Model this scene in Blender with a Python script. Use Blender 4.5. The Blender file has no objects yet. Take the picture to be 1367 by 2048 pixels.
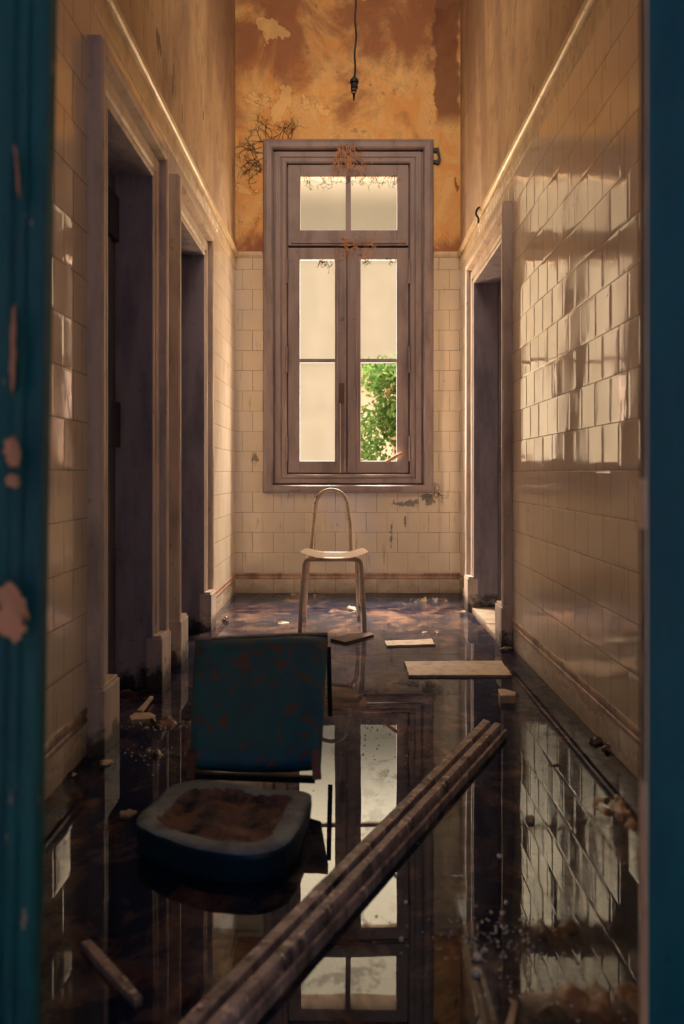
import bpy, bmesh, math, random
from mathutils import Vector, Matrix, noise
R = math.radians
random.seed(7)
scn = bpy.context.scene
col = scn.collection

# ------------------------------------------------------------------ camera
H = 0.873           # eye height above the water, metres
F = 1531.0          # focal length in pixels of a 1367 px wide frame
cam_d = bpy.data.cameras.new('camera')
cam = bpy.data.objects.new('camera', cam_d)
col.objects.link(cam)
cam.location = (0, 0, H)
cam.rotation_euler = (R(90), 0, 0)
cam_d.sensor_fit = 'HORIZONTAL'
cam_d.sensor_width = 36
cam_d.lens = 36 * F / 1367
cam_d.shift_x = -(691 - 683.5) / 1367
cam_d.shift_y = -(1024 - 946) / 1367
cam_d.clip_start = 0.05
cam_d.dof.use_dof = True
cam_d.dof.focus_distance = 4.3
cam_d.dof.aperture_fstop = 4.5
scn.camera = cam

# ------------------------------------------------------------------ view + world
scn.view_settings.view_transform = 'Standard'
scn.view_settings.look = 'None'
scn.view_settings.gamma = 1
scn.view_settings.use_curve_mapping = False
scn.view_settings.exposure = 0.36

SKY_LOW = 0.74      # hazy horizon ahead
SKY_MID = 6.8       # 20..40 degrees up
SKY_HIGH = 200.0     # bright veiled sky overhead
SKY_SIDE = 29.0      # bright sky to the sides
SHADE = 0.26        # blue shade behind the camera
WARM = (0.97, 0.72, 0.45)
BLUE = (0.16, 0.36, 1.0)
LOBE = (1.0, 0.84, 0.68)

def nt_of(w):
    w.use_nodes = True
    nt = w.node_tree
    nt.nodes.clear()
    return nt

class N:
    """small helper round a node tree"""
    def __init__(s, nt): s.nt = nt
    def n(s, t, **kw):
        x = s.nt.nodes.new(t)
        for k, v in kw.items(): setattr(x, k, v)
        return x
    def link(s, a, b): s.nt.links.new(a, b)
    def _set(s, sock, v):
        if isinstance(v, bpy.types.NodeSocket): s.link(v, sock)
        elif v is not None: sock.default_value = v
    def m(s, op, a=None, b=None, c=None, clamp=False):
        x = s.n('ShaderNodeMath', operation=op, use_clamp=clamp)
        for i, v in enumerate((a, b, c)): s._set(x.inputs[i], v)
        return x.outputs[0]
    def vm(s, op, a=None, b=None, scale=None):
        x = s.n('ShaderNodeVectorMath', operation=op)
        s._set(x.inputs[0], a); s._set(x.inputs[1], b)
        if scale is not None: s._set(x.inputs[3], scale)
        return x.outputs[0]
    def ss(s, v, a, b, lo=0.0, hi=1.0):
        x = s.n('ShaderNodeMapRange', interpolation_type='SMOOTHSTEP')
        s._set(x.inputs[0], v); s._set(x.inputs[1], a); s._set(x.inputs[2], b)
        s._set(x.inputs[3], lo); s._set(x.inputs[4], hi)
        return x.outputs[0]
    def xyz(s, v):
        x = s.n('ShaderNodeSeparateXYZ'); s.link(v, x.inputs[0]); return x.outputs
    def comb(s, x, y, z):
        c = s.n('ShaderNodeCombineXYZ')
        for i, v in enumerate((x, y, z)): s._set(c.inputs[i], v)
        return c.outputs[0]
    def mix(s, f, a, b, mode='MIX'):
        x = s.n('ShaderNodeMix', data_type='RGBA', blend_type=mode)
        s._set(x.inputs[0], f)
        for k, v in ((6, a), (7, b)):
            if isinstance(v, tuple) and len(v) == 3: v = (*v, 1)
            s._set(x.inputs[k], v)
        return x.outputs[2]
    def noise(s, vec, scale, detail=4, rough=0.55, dist=0.0, out=0):
        x = s.n('ShaderNodeTexNoise')
        s.link(vec, x.inputs['Vector'])
        x.inputs['Scale'].default_value = scale
        x.inputs['Detail'].default_value = detail
        x.inputs['Roughness'].default_value = rough
        x.inputs['Distortion'].default_value = dist
        return x.outputs[out]
    def white(s, vec, out=1):
        x = s.n('ShaderNodeTexWhiteNoise', noise_dimensions='3D')
        s.link(vec, x.inputs[0]); return x.outputs[out]
    def bump(s, h, strength=0.3, dist=0.01, normal=None):
        x = s.n('ShaderNodeBump')
        x.inputs['Strength'].default_value = strength
        x.inputs['Distance'].default_value = dist
        s.link(h, x.inputs['Height'])
        if normal is not None: s.link(normal, x.inputs['Normal'])
        return x.outputs[0]

w = bpy.data.worlds.new('sky'); scn.world = w
q = N(nt_of(w))
tc = q.n('ShaderNodeTexCoord')
dx, dy, dz = q.xyz(tc.outputs['Generated'])
low = q.ss(dz, 0.322, 0.45)
vhigh = q.ss(dz, 0.62, 0.85)
side = q.m('MULTIPLY', q.ss(q.m('ABSOLUTE', dx), 0.42, 0.75), q.ss(dz, -0.02, 0.1))
ahead = q.ss(dy, -0.35, 0.05)
s1 = q.m('ADD', SKY_LOW, q.m('MULTIPLY', low, SKY_MID - SKY_LOW))
s1 = q.m('ADD', s1, q.ss(q.m('ABSOLUTE', dx), 0.09, 0.20, 0.0, 0.95))
s2 = q.m('ADD', q.m('MULTIPLY', vhigh, SKY_HIGH - SKY_MID), q.m('MULTIPLY', side, SKY_SIDE))
warm = q.vm('ADD', q.vm('SCALE', tuple(WARM), None, s1), q.vm('SCALE', tuple(LOBE), None, s2))
cool = q.vm('SCALE', tuple(BLUE), None, SHADE)
cc = q.mix(ahead, cool, warm)
bg = q.n('ShaderNodeBackground')
q.link(cc, bg.inputs[0])
wo = q.n('ShaderNodeOutputWorld'); q.link(bg.outputs[0], wo.inputs[0])

# added warm fill lamp under the ceiling, aimed at the far plaster
fill_l = bpy.data.lights.new('added_fill', 'AREA')
fill_l.shape = 'RECTANGLE'; fill_l.size = 1.2; fill_l.size_y = 1.0
fill_l.energy = 15; fill_l.spread = R(95); fill_l.color = (1.0, 0.80, 0.58)
fill_o = bpy.data.objects.new('added_fill', fill_l); col.objects.link(fill_o)
fill_o.location = (0.0, 2.3, 4.45)
fill_o.rotation_euler = (R(70), 0, 0)

# ------------------------------------------------------------------ positions
def at(px, Z, py=None, z=None):
    """metric point for a spot read off the photograph, at distance Z"""
    X = (px - 691) * Z / F
    if z is None: z = H - (py - 946) * Z / F
    return Vector((X, Z, z))
def ground(px, py, z=0.0):
    Z = (H - z) * F / (py - 946)
    return Vector(((px - 691) * Z / F, Z, z))

XL, XR, YB = -0.80, 0.83, 5.55     # left wall, right wall, far wall
YN = -1.2                          # corridor reaches behind the camera
DADO = 2.47                        # top of tiling
CEIL = 4.6
TILE_W, TILE_H, TILE_Z0 = 0.150, 0.1467, 0.148

# ------------------------------------------------------------------ materials
def mat(name):
    m = bpy.data.materials.new(name)
    q = N(nt_of(m))
    o = q.n('ShaderNodeOutputMaterial')
    q.out = o
    q.pos = q.n('ShaderNodeNewGeometry').outputs['Position']
    return m, q
def principled(q, color, rough=0.5, metal=0.0, ior=1.5, spec=0.5, normal=None, coat=0.0):
    p = q.n('ShaderNodeBsdfPrincipled')
    q._set(p.inputs['Base Color'], (*color, 1) if isinstance(color, tuple) else color)
    q._set(p.inputs['Roughness'], rough)
    p.inputs['Metallic'].default_value = metal
    p.inputs['IOR'].default_value = ior
    p.inputs['Specular IOR Level'].default_value = spec
    p.inputs['Coat Weight'].default_value = coat
    if normal is not None: q.link(normal, p.inputs['Normal'])
    q.link(p.outputs[0], q.out.inputs[0])
    return p

def tile_material(name, axis):
    m, q = mat(name)
    x, y, z = q.xyz(q.pos)
    u = x if axis == 'x' else y
    v = q.m('DIVIDE', q.m('SUBTRACT', z, TILE_Z0), TILE_H)
    row = q.m('FLOOR', v)
    par = q.m('MULTIPLY', q.m('FLOORED_MODULO', row, 2.0), 0.5)
    uu = q.m('ADD', q.m('DIVIDE', u, TILE_W), par)
    colm = q.m('FLOOR', uu)
    fu = q.m('SUBTRACT', uu, colm); fv = q.m('SUBTRACT', v, row)
    eu = q.m('MINIMUM', fu, q.m('SUBTRACT', 1.0, fu))
    ev = q.m('MINIMUM', fv, q.m('SUBTRACT', 1.0, fv))
    e = q.m('MINIMUM', eu, ev)
    idv = q.comb(colm, row, 3.0)
    rnd = q.white(idv)
    rval = q.white(idv, 0)
    grout = q.ss(e, 0.006, 0.014, 0.85, 0.0)
    # colour: ivory glaze with slow shifts, brown grime in joints
    n1 = q.noise(q.pos, 2.2, 5)
    n2 = q.noise(q.vm('MULTIPLY', q.pos, (9.0, 9.0, 1.6)), 3.0, 5)
    base = q.mix(q.ss(n1, 0.3, 0.7), (0.88, 0.78, 0.62), (0.80, 0.70, 0.55))
    base = q.mix(q.m('MULTIPLY', rval, 0.25), base, (0.64, 0.53, 0.38))
    base = q.mix(q.ss(n2, 0.60, 0.74, 0.0, 0.45), base, (0.36, 0.25, 0.17))
    spots = q.noise(q.pos, 26, 3, 0.6)
    base = q.mix(q.ss(spots, 0.73, 0.77, 0.0, 0.8), base, (0.08, 0.07, 0.06))
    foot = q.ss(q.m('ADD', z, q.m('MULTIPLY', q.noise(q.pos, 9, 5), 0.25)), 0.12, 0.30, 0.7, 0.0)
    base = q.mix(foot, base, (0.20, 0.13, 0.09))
    gc = q.mix(q.ss(q.noise(q.pos, 7, 3), 0.38, 0.6), (0.16, 0.10, 0.07), (0.34, 0.24, 0.16))
    if axis == 'x':
        for cx_, cz_, rx_, rz_ in ((0.455, 0.655, .12, .035), (0.60, 0.68, .06, .05), (0.33, 0.42, .012, .09), (0.43, 0.52, .012, .05), (-0.66, 0.97, .03, .05)):
            ddx = q.m('DIVIDE', q.m('SUBTRACT', x, cx_), rx_); ddz = q.m('DIVIDE', q.m('SUBTRACT', z, cz_), rz_)
            dd = q.m('ADD', q.m('MULTIPLY', ddx, ddx), q.m('MULTIPLY', ddz, ddz))
            dd = q.m('ADD', dd, q.m('MULTIPLY', q.m('SUBTRACT', q.noise(q.pos, 22, 4), 0.5), 5.0))
            base = q.mix(q.ss(dd, 0.2, 0.8, 0.8, 0.0), base, (0.10, 0.11, 0.075))
    colr = q.mix(grout, base, gc)
    # each tile sits at its own slight angle and is faintly cushioned
    geo = q.n('ShaderNodeNewGeometry')
    tilt = q.vm('SCALE', q.vm('SUBTRACT', rnd, (0.5, 0.5, 0.5)), None, 0.030)
    nn = q.vm('NORMALIZE', q.vm('ADD', geo.outputs['Normal'], tilt))
    pill = q.ss(e, 0.0, 0.10)
    wav = q.noise(q.vm('MULTIPLY', q.pos, (1.0, 1.0, 0.45)), 16, 2, 0.5)
    hgt = q.m('ADD', q.m('MULTIPLY', pill, 0.35), q.m('MULTIPLY', wav, 0.5))
    hgt = q.m('SUBTRACT', hgt, q.m('MULTIPLY', grout, 0.7))
    nb = q.bump(hgt, 0.55, 0.0016, nn)
    dif = q.n('ShaderNodeBsdfDiffuse'); q.link(colr, dif.inputs[0]); q.link(nb, dif.inputs['Normal'])
    glo = q.n('ShaderNodeBsdfGlossy')
    glo.inputs[0].default_value = (1, 0.97, 0.93, 1)
    q.link(nb, glo.inputs['Normal'])
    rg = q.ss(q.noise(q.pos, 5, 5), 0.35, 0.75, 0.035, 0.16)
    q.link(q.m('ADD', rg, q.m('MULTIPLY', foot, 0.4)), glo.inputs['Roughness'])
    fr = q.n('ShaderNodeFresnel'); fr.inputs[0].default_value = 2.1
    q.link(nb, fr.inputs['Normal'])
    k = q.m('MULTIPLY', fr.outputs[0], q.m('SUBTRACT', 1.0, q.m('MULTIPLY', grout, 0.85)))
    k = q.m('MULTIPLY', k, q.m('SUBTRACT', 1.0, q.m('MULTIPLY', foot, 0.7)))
    mx = q.n('ShaderNodeMixShader')
    q.link(k, mx.inputs[0]); q.link(dif.outputs[0], mx.inputs[1]); q.link(glo.outputs[0], mx.inputs[2])
    q.link(mx.outputs[0], q.out.inputs[0])
    return m

def plaster_material(name, a, b, c, streak=0.0, patch=0.5, topdark=0.0):
    """a main, b lighter, c dark stain"""
    m, q = mat(name)
    x, y, z = q.xyz(q.pos)
    st = q.vm('MULTIPLY', q.pos, (1.0, 1.0, 1.0 - 0.75 * streak))
    big = q.noise(st, 1.7, 6, 0.6, 0.6)
    mid = q.noise(st, 5.5, 6, 0.65, 0.9)
    fine = q.noise(q.vm('MULTIPLY', q.pos, (6.0, 6.0, 0.7)), 4, 5, 0.6)
    cc = q.mix(q.ss(mid, 0.35, 0.62), a, b)
    damp_shade = q.m('ADD', big, q.m('MULTIPLY', q.ss(z, 2.9, 4.4), topdark))  # damp stain, deepened higher up to offset the ceiling fill on the plaster
    cc = q.mix(q.ss(damp_shade, 0.50, 0.68, 0.0, patch), cc, c)
    edge = q.m('ABSOLUTE', q.m('SUBTRACT', mid, 0.56))
    cc = q.mix(q.ss(edge, 0.0, 0.012, 0.35, 0.0), cc, c)
    cc = q.mix(q.ss(fine, 0.58, 0.75, 0.0, 0.55 * streak), cc, c)
    fl = q.noise(q.vm('MULTIPLY', q.pos, (4.0, 4.0, 1.0)), 3.2, 3, 0.7)
    cc = q.mix(q.ss(fl, 0.705, 0.72, 0.0, 0.75), cc, tuple(v * 0.45 for v in c))
    if streak > 0.5:
        for cy_, cz_, ry_, rz_ in ((3.56, 2.70, .05, .16), (3.28, 2.72, .05, .07), (3.42, 2.66, .015, .06), (3.75, 2.62, .012, .10), (3.0, 2.95, .012, .05), (4.3, 2.9, .02, .05)):
            ddx = q.m('DIVIDE', q.m('SUBTRACT', y, cy_), ry_); ddz = q.m('DIVIDE', q.m('SUBTRACT', z, cz_), rz_)
            dd = q.m('ADD', q.m('MULTIPLY', ddx, ddx), q.m('MULTIPLY', ddz, ddz))
            dd = q.m('ADD', dd, q.m('MULTIPLY', q.m('SUBTRACT', q.noise(q.vm('MULTIPLY', q.pos, (3.0, 3.0, 1.0)), 12, 4), 0.5), 4.0))
            kk = q.m('MULTIPLY', q.ss(dd, 0.35, 0.45, 0.85, 0.0), q.ss(x, 0.0, 0.01, 1.0, 0.0))
            cc = q.mix(kk, cc, (0.17, 0.13, 0.13))
        mt = q.noise(q.pos, 7, 6, 0.65)
        cc = q.mix(q.ss(mt, 0.5, 0.62, 0.0, 0.35), cc, c)
    if not streak or streak < 0.5:
        pl = q.noise(q.pos, 2.9, 5, 0.6, 0.4)
        k = q.ss(pl, 0.615, 0.625)
        cc = q.mix(q.m('MULTIPLY', k, 0.6), cc, tuple(min(1, v*1.15) for v in b))
        cc = q.mix(q.ss(q.m('ABSOLUTE', q.m('SUBTRACT', pl, 0.612)), 0.0, 0.007, 0.5, 0.0), cc, c)
        wob = q.m('ADD', x, q.m('MULTIPLY', q.m('SUBTRACT', q.noise(q.pos, 4.5, 5), 0.5), 0.22))
        k = q.m('MULTIPLY', q.m('MULTIPLY', q.ss(wob, 0.63, 0.655), q.ss(wob, 0.84, 0.80)), q.ss(z, 3.35, 3.5))
        cc = q.mix(q.m('MULTIPLY', k, 0.85), cc, tuple(v*.7 for v in c))
        k = q.ss(q.m('SUBTRACT', q.m('ADD', z, q.m('MULTIPLY', mid, 0.3)), 0.15), 2.49, 2.60, 0.8, 0.0)
        cc = q.mix(k, cc, c)
        sp = q.noise(q.pos, 12, 4, 0.7)
        cc = q.mix(q.ss(sp, 0.62, 0.70, 0.0, 0.5), cc, c)
    hh = q.m('ADD', q.m('MULTIPLY', mid, 0.7), q.m('MULTIPLY', q.noise(q.pos, 30, 4), 0.3))
    hh = q.m('SUBTRACT', hh, q.ss(fl, 0.70, 0.715, 0.0, 0.6))
    principled(q, cc, 0.8, spec=0.2, normal=q.bump(hh, 0.6, 0.012))
    return m

def paint_material(name, a, dirt, rough=0.45, worn=0.35, spec=0.5, scale=1.0, chip=None, chipamt=0.66, foot=0.0):
    m, q = mat(name)
    n1 = q.noise(q.vm('MULTIPLY', q.pos, (2.5, 2.5, 0.6)), 4 * scale, 6, 0.62)
    n2 = q.noise(q.pos, 22 * scale, 5, 0.65)
    cc = q.mix(q.ss(n1, 0.40, 0.72, 0.0, worn), a, dirt)
    cc = q.mix(q.ss(n2, 0.60, 0.75, 0.0, worn), cc, dirt)
    h = n2
    if chip:
        n3 = q.noise(q.vm('MULTIPLY', q.pos, (1.6, 1.6, 0.7)), 13 * scale, 4, 0.6)
        k = q.ss(n3, chipamt, chipamt + 0.02)
        cc = q.mix(k, cc, chip)
        h = q.m('SUBTRACT', h, k)
    if foot:
        z = q.xyz(q.pos)[2]
        zz = q.m('ADD', z, q.m('MULTIPLY', q.m('SUBTRACT', q.noise(q.pos, 16, 5, 0.65), 0.5), 0.30))
        cc = q.mix(q.ss(zz, 0.02, 0.11, foot, 0.0), cc, (0.022, 0.016, 0.018))
    principled(q, cc, rough, spec=spec, normal=q.bump(h, 0.35, 0.004))
    return m

M = {}
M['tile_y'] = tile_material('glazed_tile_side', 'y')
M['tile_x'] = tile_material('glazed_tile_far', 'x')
M['plaster_far'] = plaster_material('ochre_plaster', (0.88, 0.46, 0.16), (0.93, 0.62, 0.27), (0.34, 0.135, 0.08), 0.25, 0.85, 0.16)
M['plaster_side'] = plaster_material('tan_plaster', (0.47, 0.335, 0.22), (0.56, 0.42, 0.28), (0.25, 0.165, 0.135), 1.0, 0.55, 0.08)
M['ceiling'] = plaster_material('ceiling_plaster', (0.5, 0.33, 0.2), (0.6, 0.42, 0.26), (0.2, 0.12, 0.09), 0.0, 0.6)
M['frame'] = paint_material('mauve_grey_paint', (0.32, 0.255, 0.265), (0.12, 0.09, 0.10), 0.5, 0.6)
M['jamb'] = paint_material('grey_jamb_paint', (0.40, 0.36, 0.43), (0.15, 0.14, 0.18), 0.55, 0.7, 0.3, foot=0.95)
M['casing'] = paint_material('lit_casing_paint', (0.78, 0.65, 0.55), (0.30, 0.24, 0.22), 0.38, 0.65, foot=0.9)  # same paint as the jamb, coloured paler for the light it catches
M['door'] = paint_material('dark_door_paint', (0.14, 0.12, 0.13), (0.06, 0.05, 0.06), 0.5, 0.5)
M['trim'] = paint_material('glazed_trim', (0.76, 0.62, 0.42), (0.34, 0.23, 0.15), 0.28, 0.45, 0.6)
M['basetrim'] = paint_material('stained_base_trim', (0.52, 0.33, 0.24), (0.16, 0.085, 0.065), 0.35, 1.0, 0.4)
M['teal'] = paint_material('peeling_teal_paint', (0.003, 0.10, 0.12), (0.002, 0.04, 0.075), 0.5, 0.75, 0.35, 1.6, (0.33, 0.24, 0.19), 0.655)
M['teal2'] = paint_material('sound_teal_paint', (0.002, 0.095, 0.145), (0.001, 0.05, 0.09), 0.5, 0.5, 0.3, 1.6)
M['edge'] = paint_material('pale_door_edge', (0.85, 0.68, 0.55), (0.4, 0.3, 0.26), 0.5, 0.6)
M['flake'] = paint_material('salmon_paint_flake', (0.62, 0.33, 0.20), (0.35, 0.19, 0.13), 0.6, 0.4)
M['black'] = paint_material('blackened_iron', (0.018, 0.018, 0.022), (0.03, 0.02, 0.018), 0.5, 0.5)
M['marble'] = paint_material('worn_marble', (0.66, 0.55, 0.42), (0.30, 0.21, 0.15), 0.3, 0.6)
M['tube'] = paint_material('ivory_tube_enamel', (0.70, 0.57, 0.42), (0.28, 0.16, 0.10), 0.22, 0.55, 0.8, 1.5, (0.16, 0.07, 0.04), 0.63)
M['plywood'] = paint_material('pale_plywood', (0.42, 0.30, 0.20), (0.20, 0.12, 0.08), 0.35, 0.5)
M['wood_grey'] = paint_material('weathered_board', (0.50, 0.38, 0.27), (0.24, 0.16, 0.11), 0.55, 0.7, 0.4, 1.5)
M['wood_dark'] = paint_material('soaked_wood', (0.13, 0.085, 0.06), (0.05, 0.03, 0.03), 0.3, 0.7)
M['plank'] = paint_material('peeling_plank_paint', (0.46, 0.37, 0.34), (0.045, 0.035, 0.045), 0.42, 1.0, 0.5, 2.0, (0.80, 0.68, 0.56), 0.60)
M['mud'] = paint_material('wet_rubble', (0.20, 0.13, 0.09), (0.04, 0.03, 0.03), 0.2, 0.8, 0.7, 2)
M['stone'] = paint_material('pale_plaster_chip', (0.60, 0.45, 0.30), (0.28, 0.19, 0.13), 0.5, 0.6, 0.4, 2)
M['vinyl'] = paint_material('scuffed_teal_vinyl', (0.008, 0.13, 0.19), (0.035, 0.075, 0.12), 0.42, 0.7, 0.5, 1.2, (0.13, 0.085, 0.075), 0.57)
M['foam'] = paint_material('grey_green_foam', (0.24, 0.31, 0.36), (0.07, 0.09, 0.11), 0.6, 0.8, 0.4, 1.5)
M['foam_pit'] = paint_material('torn_brown_foam', (0.20, 0.125, 0.10), (0.012, 0.025, 0.04), 0.7, 1.0, 0.3, 2.2)
M['dark_side'] = paint_material('dark_teal_side', (0.003, 0.030, 0.050), (0.012, 0.02, 0.03), 0.4, 0.7, 0.4, 1.5)  # darker teal for the sides of the seat cushion
M['rust'] = paint_material('rusty_steel', (0.17, 0.08, 0.05), (0.05, 0.03, 0.03), 0.5, 0.7)
M['web'] = paint_material('dusty_web', (0.10, 0.06, 0.045), (0.04, 0.025, 0.02), 0.9, 0.5, 0.1)
M['webpale'] = paint_material('tan_web', (0.62, 0.34, 0.20), (0.3, 0.15, 0.10), 0.9, 0.5, 0.1)
M['stucco'] = paint_material('pink_stucco', (0.16, 0.125, 0.12), (0.12, 0.095, 0.09), 0.8, 0.4, 0.2)
M['earth'] = paint_material('yard_earth', (0.30, 0.24, 0.15), (0.16, 0.14, 0.08), 0.9, 0.5, 0.1)
M['bark'] = paint_material('bark', (0.16, 0.10, 0.06), (0.07, 0.05, 0.03), 0.9, 0.6, 0.1, 3)

# leaf
m, q = mat('leaf_green')
c_ = q.mix(q.ss(q.noise(q.pos, 3.0, 3), 0.35, 0.65), (0.008, 0.020, 0.005), (0.022, 0.036, 0.010))
d_ = q.n('ShaderNodeBsdfDiffuse'); q.link(c_, d_.inputs[0])
t_ = q.n('ShaderNodeBsdfTranslucent'); q.link(c_, t_.inputs[0])
x_ = q.n('ShaderNodeMixShader'); x_.inputs[0].default_value = 0.45
q.link(d_.outputs[0], x_.inputs[1]); q.link(t_.outputs[0], x_.inputs[2]); q.link(x_.outputs[0], q.out.inputs[0])
M['leaf'] = m
# opal, dusty window glass
m, q = mat('dusty_opal_glass')
dust = q.noise(q.pos, 7, 4)
tr = q.n('ShaderNodeBsdfTransparent'); tr.inputs[0].default_value = (0.97, 0.96, 0.94, 1)
tl = q.n('ShaderNodeBsdfTranslucent')
q.link(q.mix(q.ss(dust, 0.3, 0.7), (0.06, 0.06, 0.06), (0.03, 0.03, 0.03)), tl.inputs[0])
x_ = q.n('ShaderNodeMixShader'); x_.inputs[0].default_value = 0.08
q.link(tr.outputs[0], x_.inputs[1]); q.link(tl.outputs[0], x_.inputs[2])
gl = q.n('ShaderNodeBsdfGlossy'); gl.inputs['Roughness'].default_value = 0.2
x2 = q.n('ShaderNodeMixShader'); x2.inputs[0].default_value = 0.0
q.link(x_.outputs[0], x2.inputs[1]); q.link(gl.outputs[0], x2.inputs[2]); q.link(x2.outputs[0], q.out.inputs[0])
M['opal'] = m
m2 = m.copy(); m2.name = 'dimmed_transom_glass'  # transom glass tinted darker to hold back the brighter sky behind
for nd in m2.node_tree.nodes:
    if nd.type == 'BSDF_TRANSPARENT': nd.inputs[0].default_value = (0.78, 0.77, 0.75, 1)
M['dimmed'] = m2
# clear bulb glass / bubbles
m, q = mat('clear_glass')
tr = q.n('ShaderNodeBsdfTransparent'); tr.inputs[0].default_value = (0.9, 0.88, 0.84, 1)
gl = q.n('ShaderNodeBsdfGlossy'); gl.inputs['Roughness'].default_value = 0.05
fr = q.n('ShaderNodeFresnel'); fr.inputs[0].default_value = 1.8
x_ = q.n('ShaderNodeMixShader')
q.link(fr.outputs[0], x_.inputs[0]); q.link(tr.outputs[0], x_.inputs[1]); q.link(gl.outputs[0], x_.inputs[2])
q.link(x_.outputs[0], q.out.inputs[0])
M['glass'] = m
# bubble film: milky
m, q = mat('milky_bubble')
principled(q, (0.75, 0.68, 0.58), 0.12, spec=1.0)
M['bubble'] = m
# flooded floor: silt
m, q = mat('silty_floor')
st = q.vm('MULTIPLY', q.pos, (1.0, 0.8, 1.0))
n1 = q.noise(st, 3.0, 7, 0.68, 0.8)
n2 = q.noise(st, 12.0, 6, 0.7, 0.4)
n3 = q.noise(st, 0.9, 2, 0.5)
px_, py_, pz_ = q.xyz(q.pos)
k = q.m('ADD', q.m('MULTIPLY', n1, 0.55), q.m('MULTIPLY', n2, 0.45))
cc = q.mix(q.ss(k, 0.475, 0.545), (0.010, 0.011, 0.020), (0.36, 0.21, 0.12))
cc = q.mix(q.ss(k, 0.55, 0.60, 0.0, 0.8), cc, (0.72, 0.50, 0.32))
cc = q.mix(q.ss(n3, 0.47, 0.62, 0.0, 0.75), cc, (0.012, 0.012, 0.02))
principled(q, cc, 0.35, spec=0.5, normal=q.bump(n2, 0.6, 0.008))
M['silt'] = m
# water film
m, q = mat('still_dirty_water')
tr = q.n('ShaderNodeBsdfTransparent'); tr.inputs[0].default_value = (0.90, 0.84, 0.80, 1)
gl = q.n('ShaderNodeBsdfGlossy'); gl.inputs['Roughness'].default_value = 0.012; gl.inputs[0].default_value = (0.82, 0.91, 1.0, 1)
rip = q.noise(q.vm('MULTIPLY', q.pos, (1.0, 0.55, 1.0)), 2.6, 2, 0.5)
nb = q.bump(rip, 0.06, 0.012)
q.link(nb, gl.inputs['Normal'])
fr = q.n('ShaderNodeFresnel'); fr.inputs[0].default_value = 1.55; q.link(nb, fr.inputs['Normal'])
x_ = q.n('ShaderNodeMixShader')
mk = q.n('ShaderNodeBsdfDiffuse'); mk.inputs[0].default_value = (0.008, 0.038, 0.14, 1)
x0 = q.n('ShaderNodeMixShader'); x0.inputs[0].default_value = 0.17
q.link(tr.outputs[0], x0.inputs[1]); q.link(mk.outputs[0], x0.inputs[2])
q.link(fr.outputs[0], x_.inputs[0]); q.link(x0.outputs[0], x_.inputs[1]); q.link(gl.outputs[0], x_.inputs[2])
# thin brown scum drifting in patches on the surface
sa = q.noise(q.pos, 1.3, 3, 0.5)
sb = q.noise(q.vm('MULTIPLY', q.pos, (1.0, 0.8, 1.0)), 9.0, 7, 0.72, 0.6)
sc = q.m('MULTIPLY', q.ss(sa, 0.46, 0.56), q.ss(sb, 0.51, 0.57, 0.0, 0.45))
sd = q.n('ShaderNodeBsdfDiffuse')
q.link(q.mix(q.ss(sb, 0.55, 0.7), (0.10, 0.062, 0.045), (0.42, 0.27, 0.17)), sd.inputs[0])
x3 = q.n('ShaderNodeMixShader')
q.link(sc, x3.inputs[0]); q.link(x_.outputs[0], x3.inputs[1]); q.link(sd.outputs[0], x3.inputs[2])
q.link(x3.outputs[0], q.out.inputs[0])
M['water'] = m

# ------------------------------------------------------------------ mesh helpers
def obj(name, bm, m, parent=None, smooth=False, bevel=0.0, seg=2):
    me = bpy.data.meshes.new(name)
    bmesh.ops.recalc_face_normals(bm, faces=bm.faces[:])
    bm.to_mesh(me); bm.free()
    if smooth:
        for p in me.polygons: p.use_smooth = True
    if m: me.materials.append(M[m] if isinstance(m, str) else m)
    o = bpy.data.objects.new(name, me)
    col.objects.link(o)
    if bevel:
        b = o.modifiers.new('bevel', 'BEVEL'); b.width = bevel; b.segments = seg; b.limit_method = 'ANGLE'
    if parent is not None:
        o.parent = parent
        o.matrix_parent_inverse = Matrix.Translation(-parent.location) if parent.type == 'EMPTY' else Matrix.Identity(4)
    return o
def empty(name, loc):
    o = bpy.data.objects.new(name, None); col.objects.link(o); o.location = loc
    o.empty_display_size = 0.05
    return o
def tag(o, label=None, cat=None, group=None, kind=None):
    if label: o['label'] = label
    if cat: o['category'] = cat
    if group: o['group'] = group
    if kind: o['kind'] = kind
    return o
def box(bm, x0, x1, y0, y1, z0, z1):
    vs = [bm.verts.new((x, y, z)) for z in (z0, z1) for y in (y0, y1) for x in (x0, x1)]
    for f in ((0,2,3,1),(4,5,7,6),(0,1,5,4),(2,6,7,3),(0,4,6,2),(1,3,7,5)):
        bm.faces.new([vs[i] for i in f])
    return vs
def bx(*a):
    bm = bmesh.new(); box(bm, *a); return bm
def prism(bm, pts, off):
    """closed polygon pts (Vectors) extruded by vector off"""
    off = Vector(off)
    a = [bm.verts.new(p) for p in pts]; b = [bm.verts.new(Vector(p) + off) for p in pts]
    bm.faces.new(a); bm.faces.new(b[::-1])
    n = len(a)
    for i in range(n): bm.faces.new((a[i], b[i], b[(i+1) % n], a[(i+1) % n]))
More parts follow.
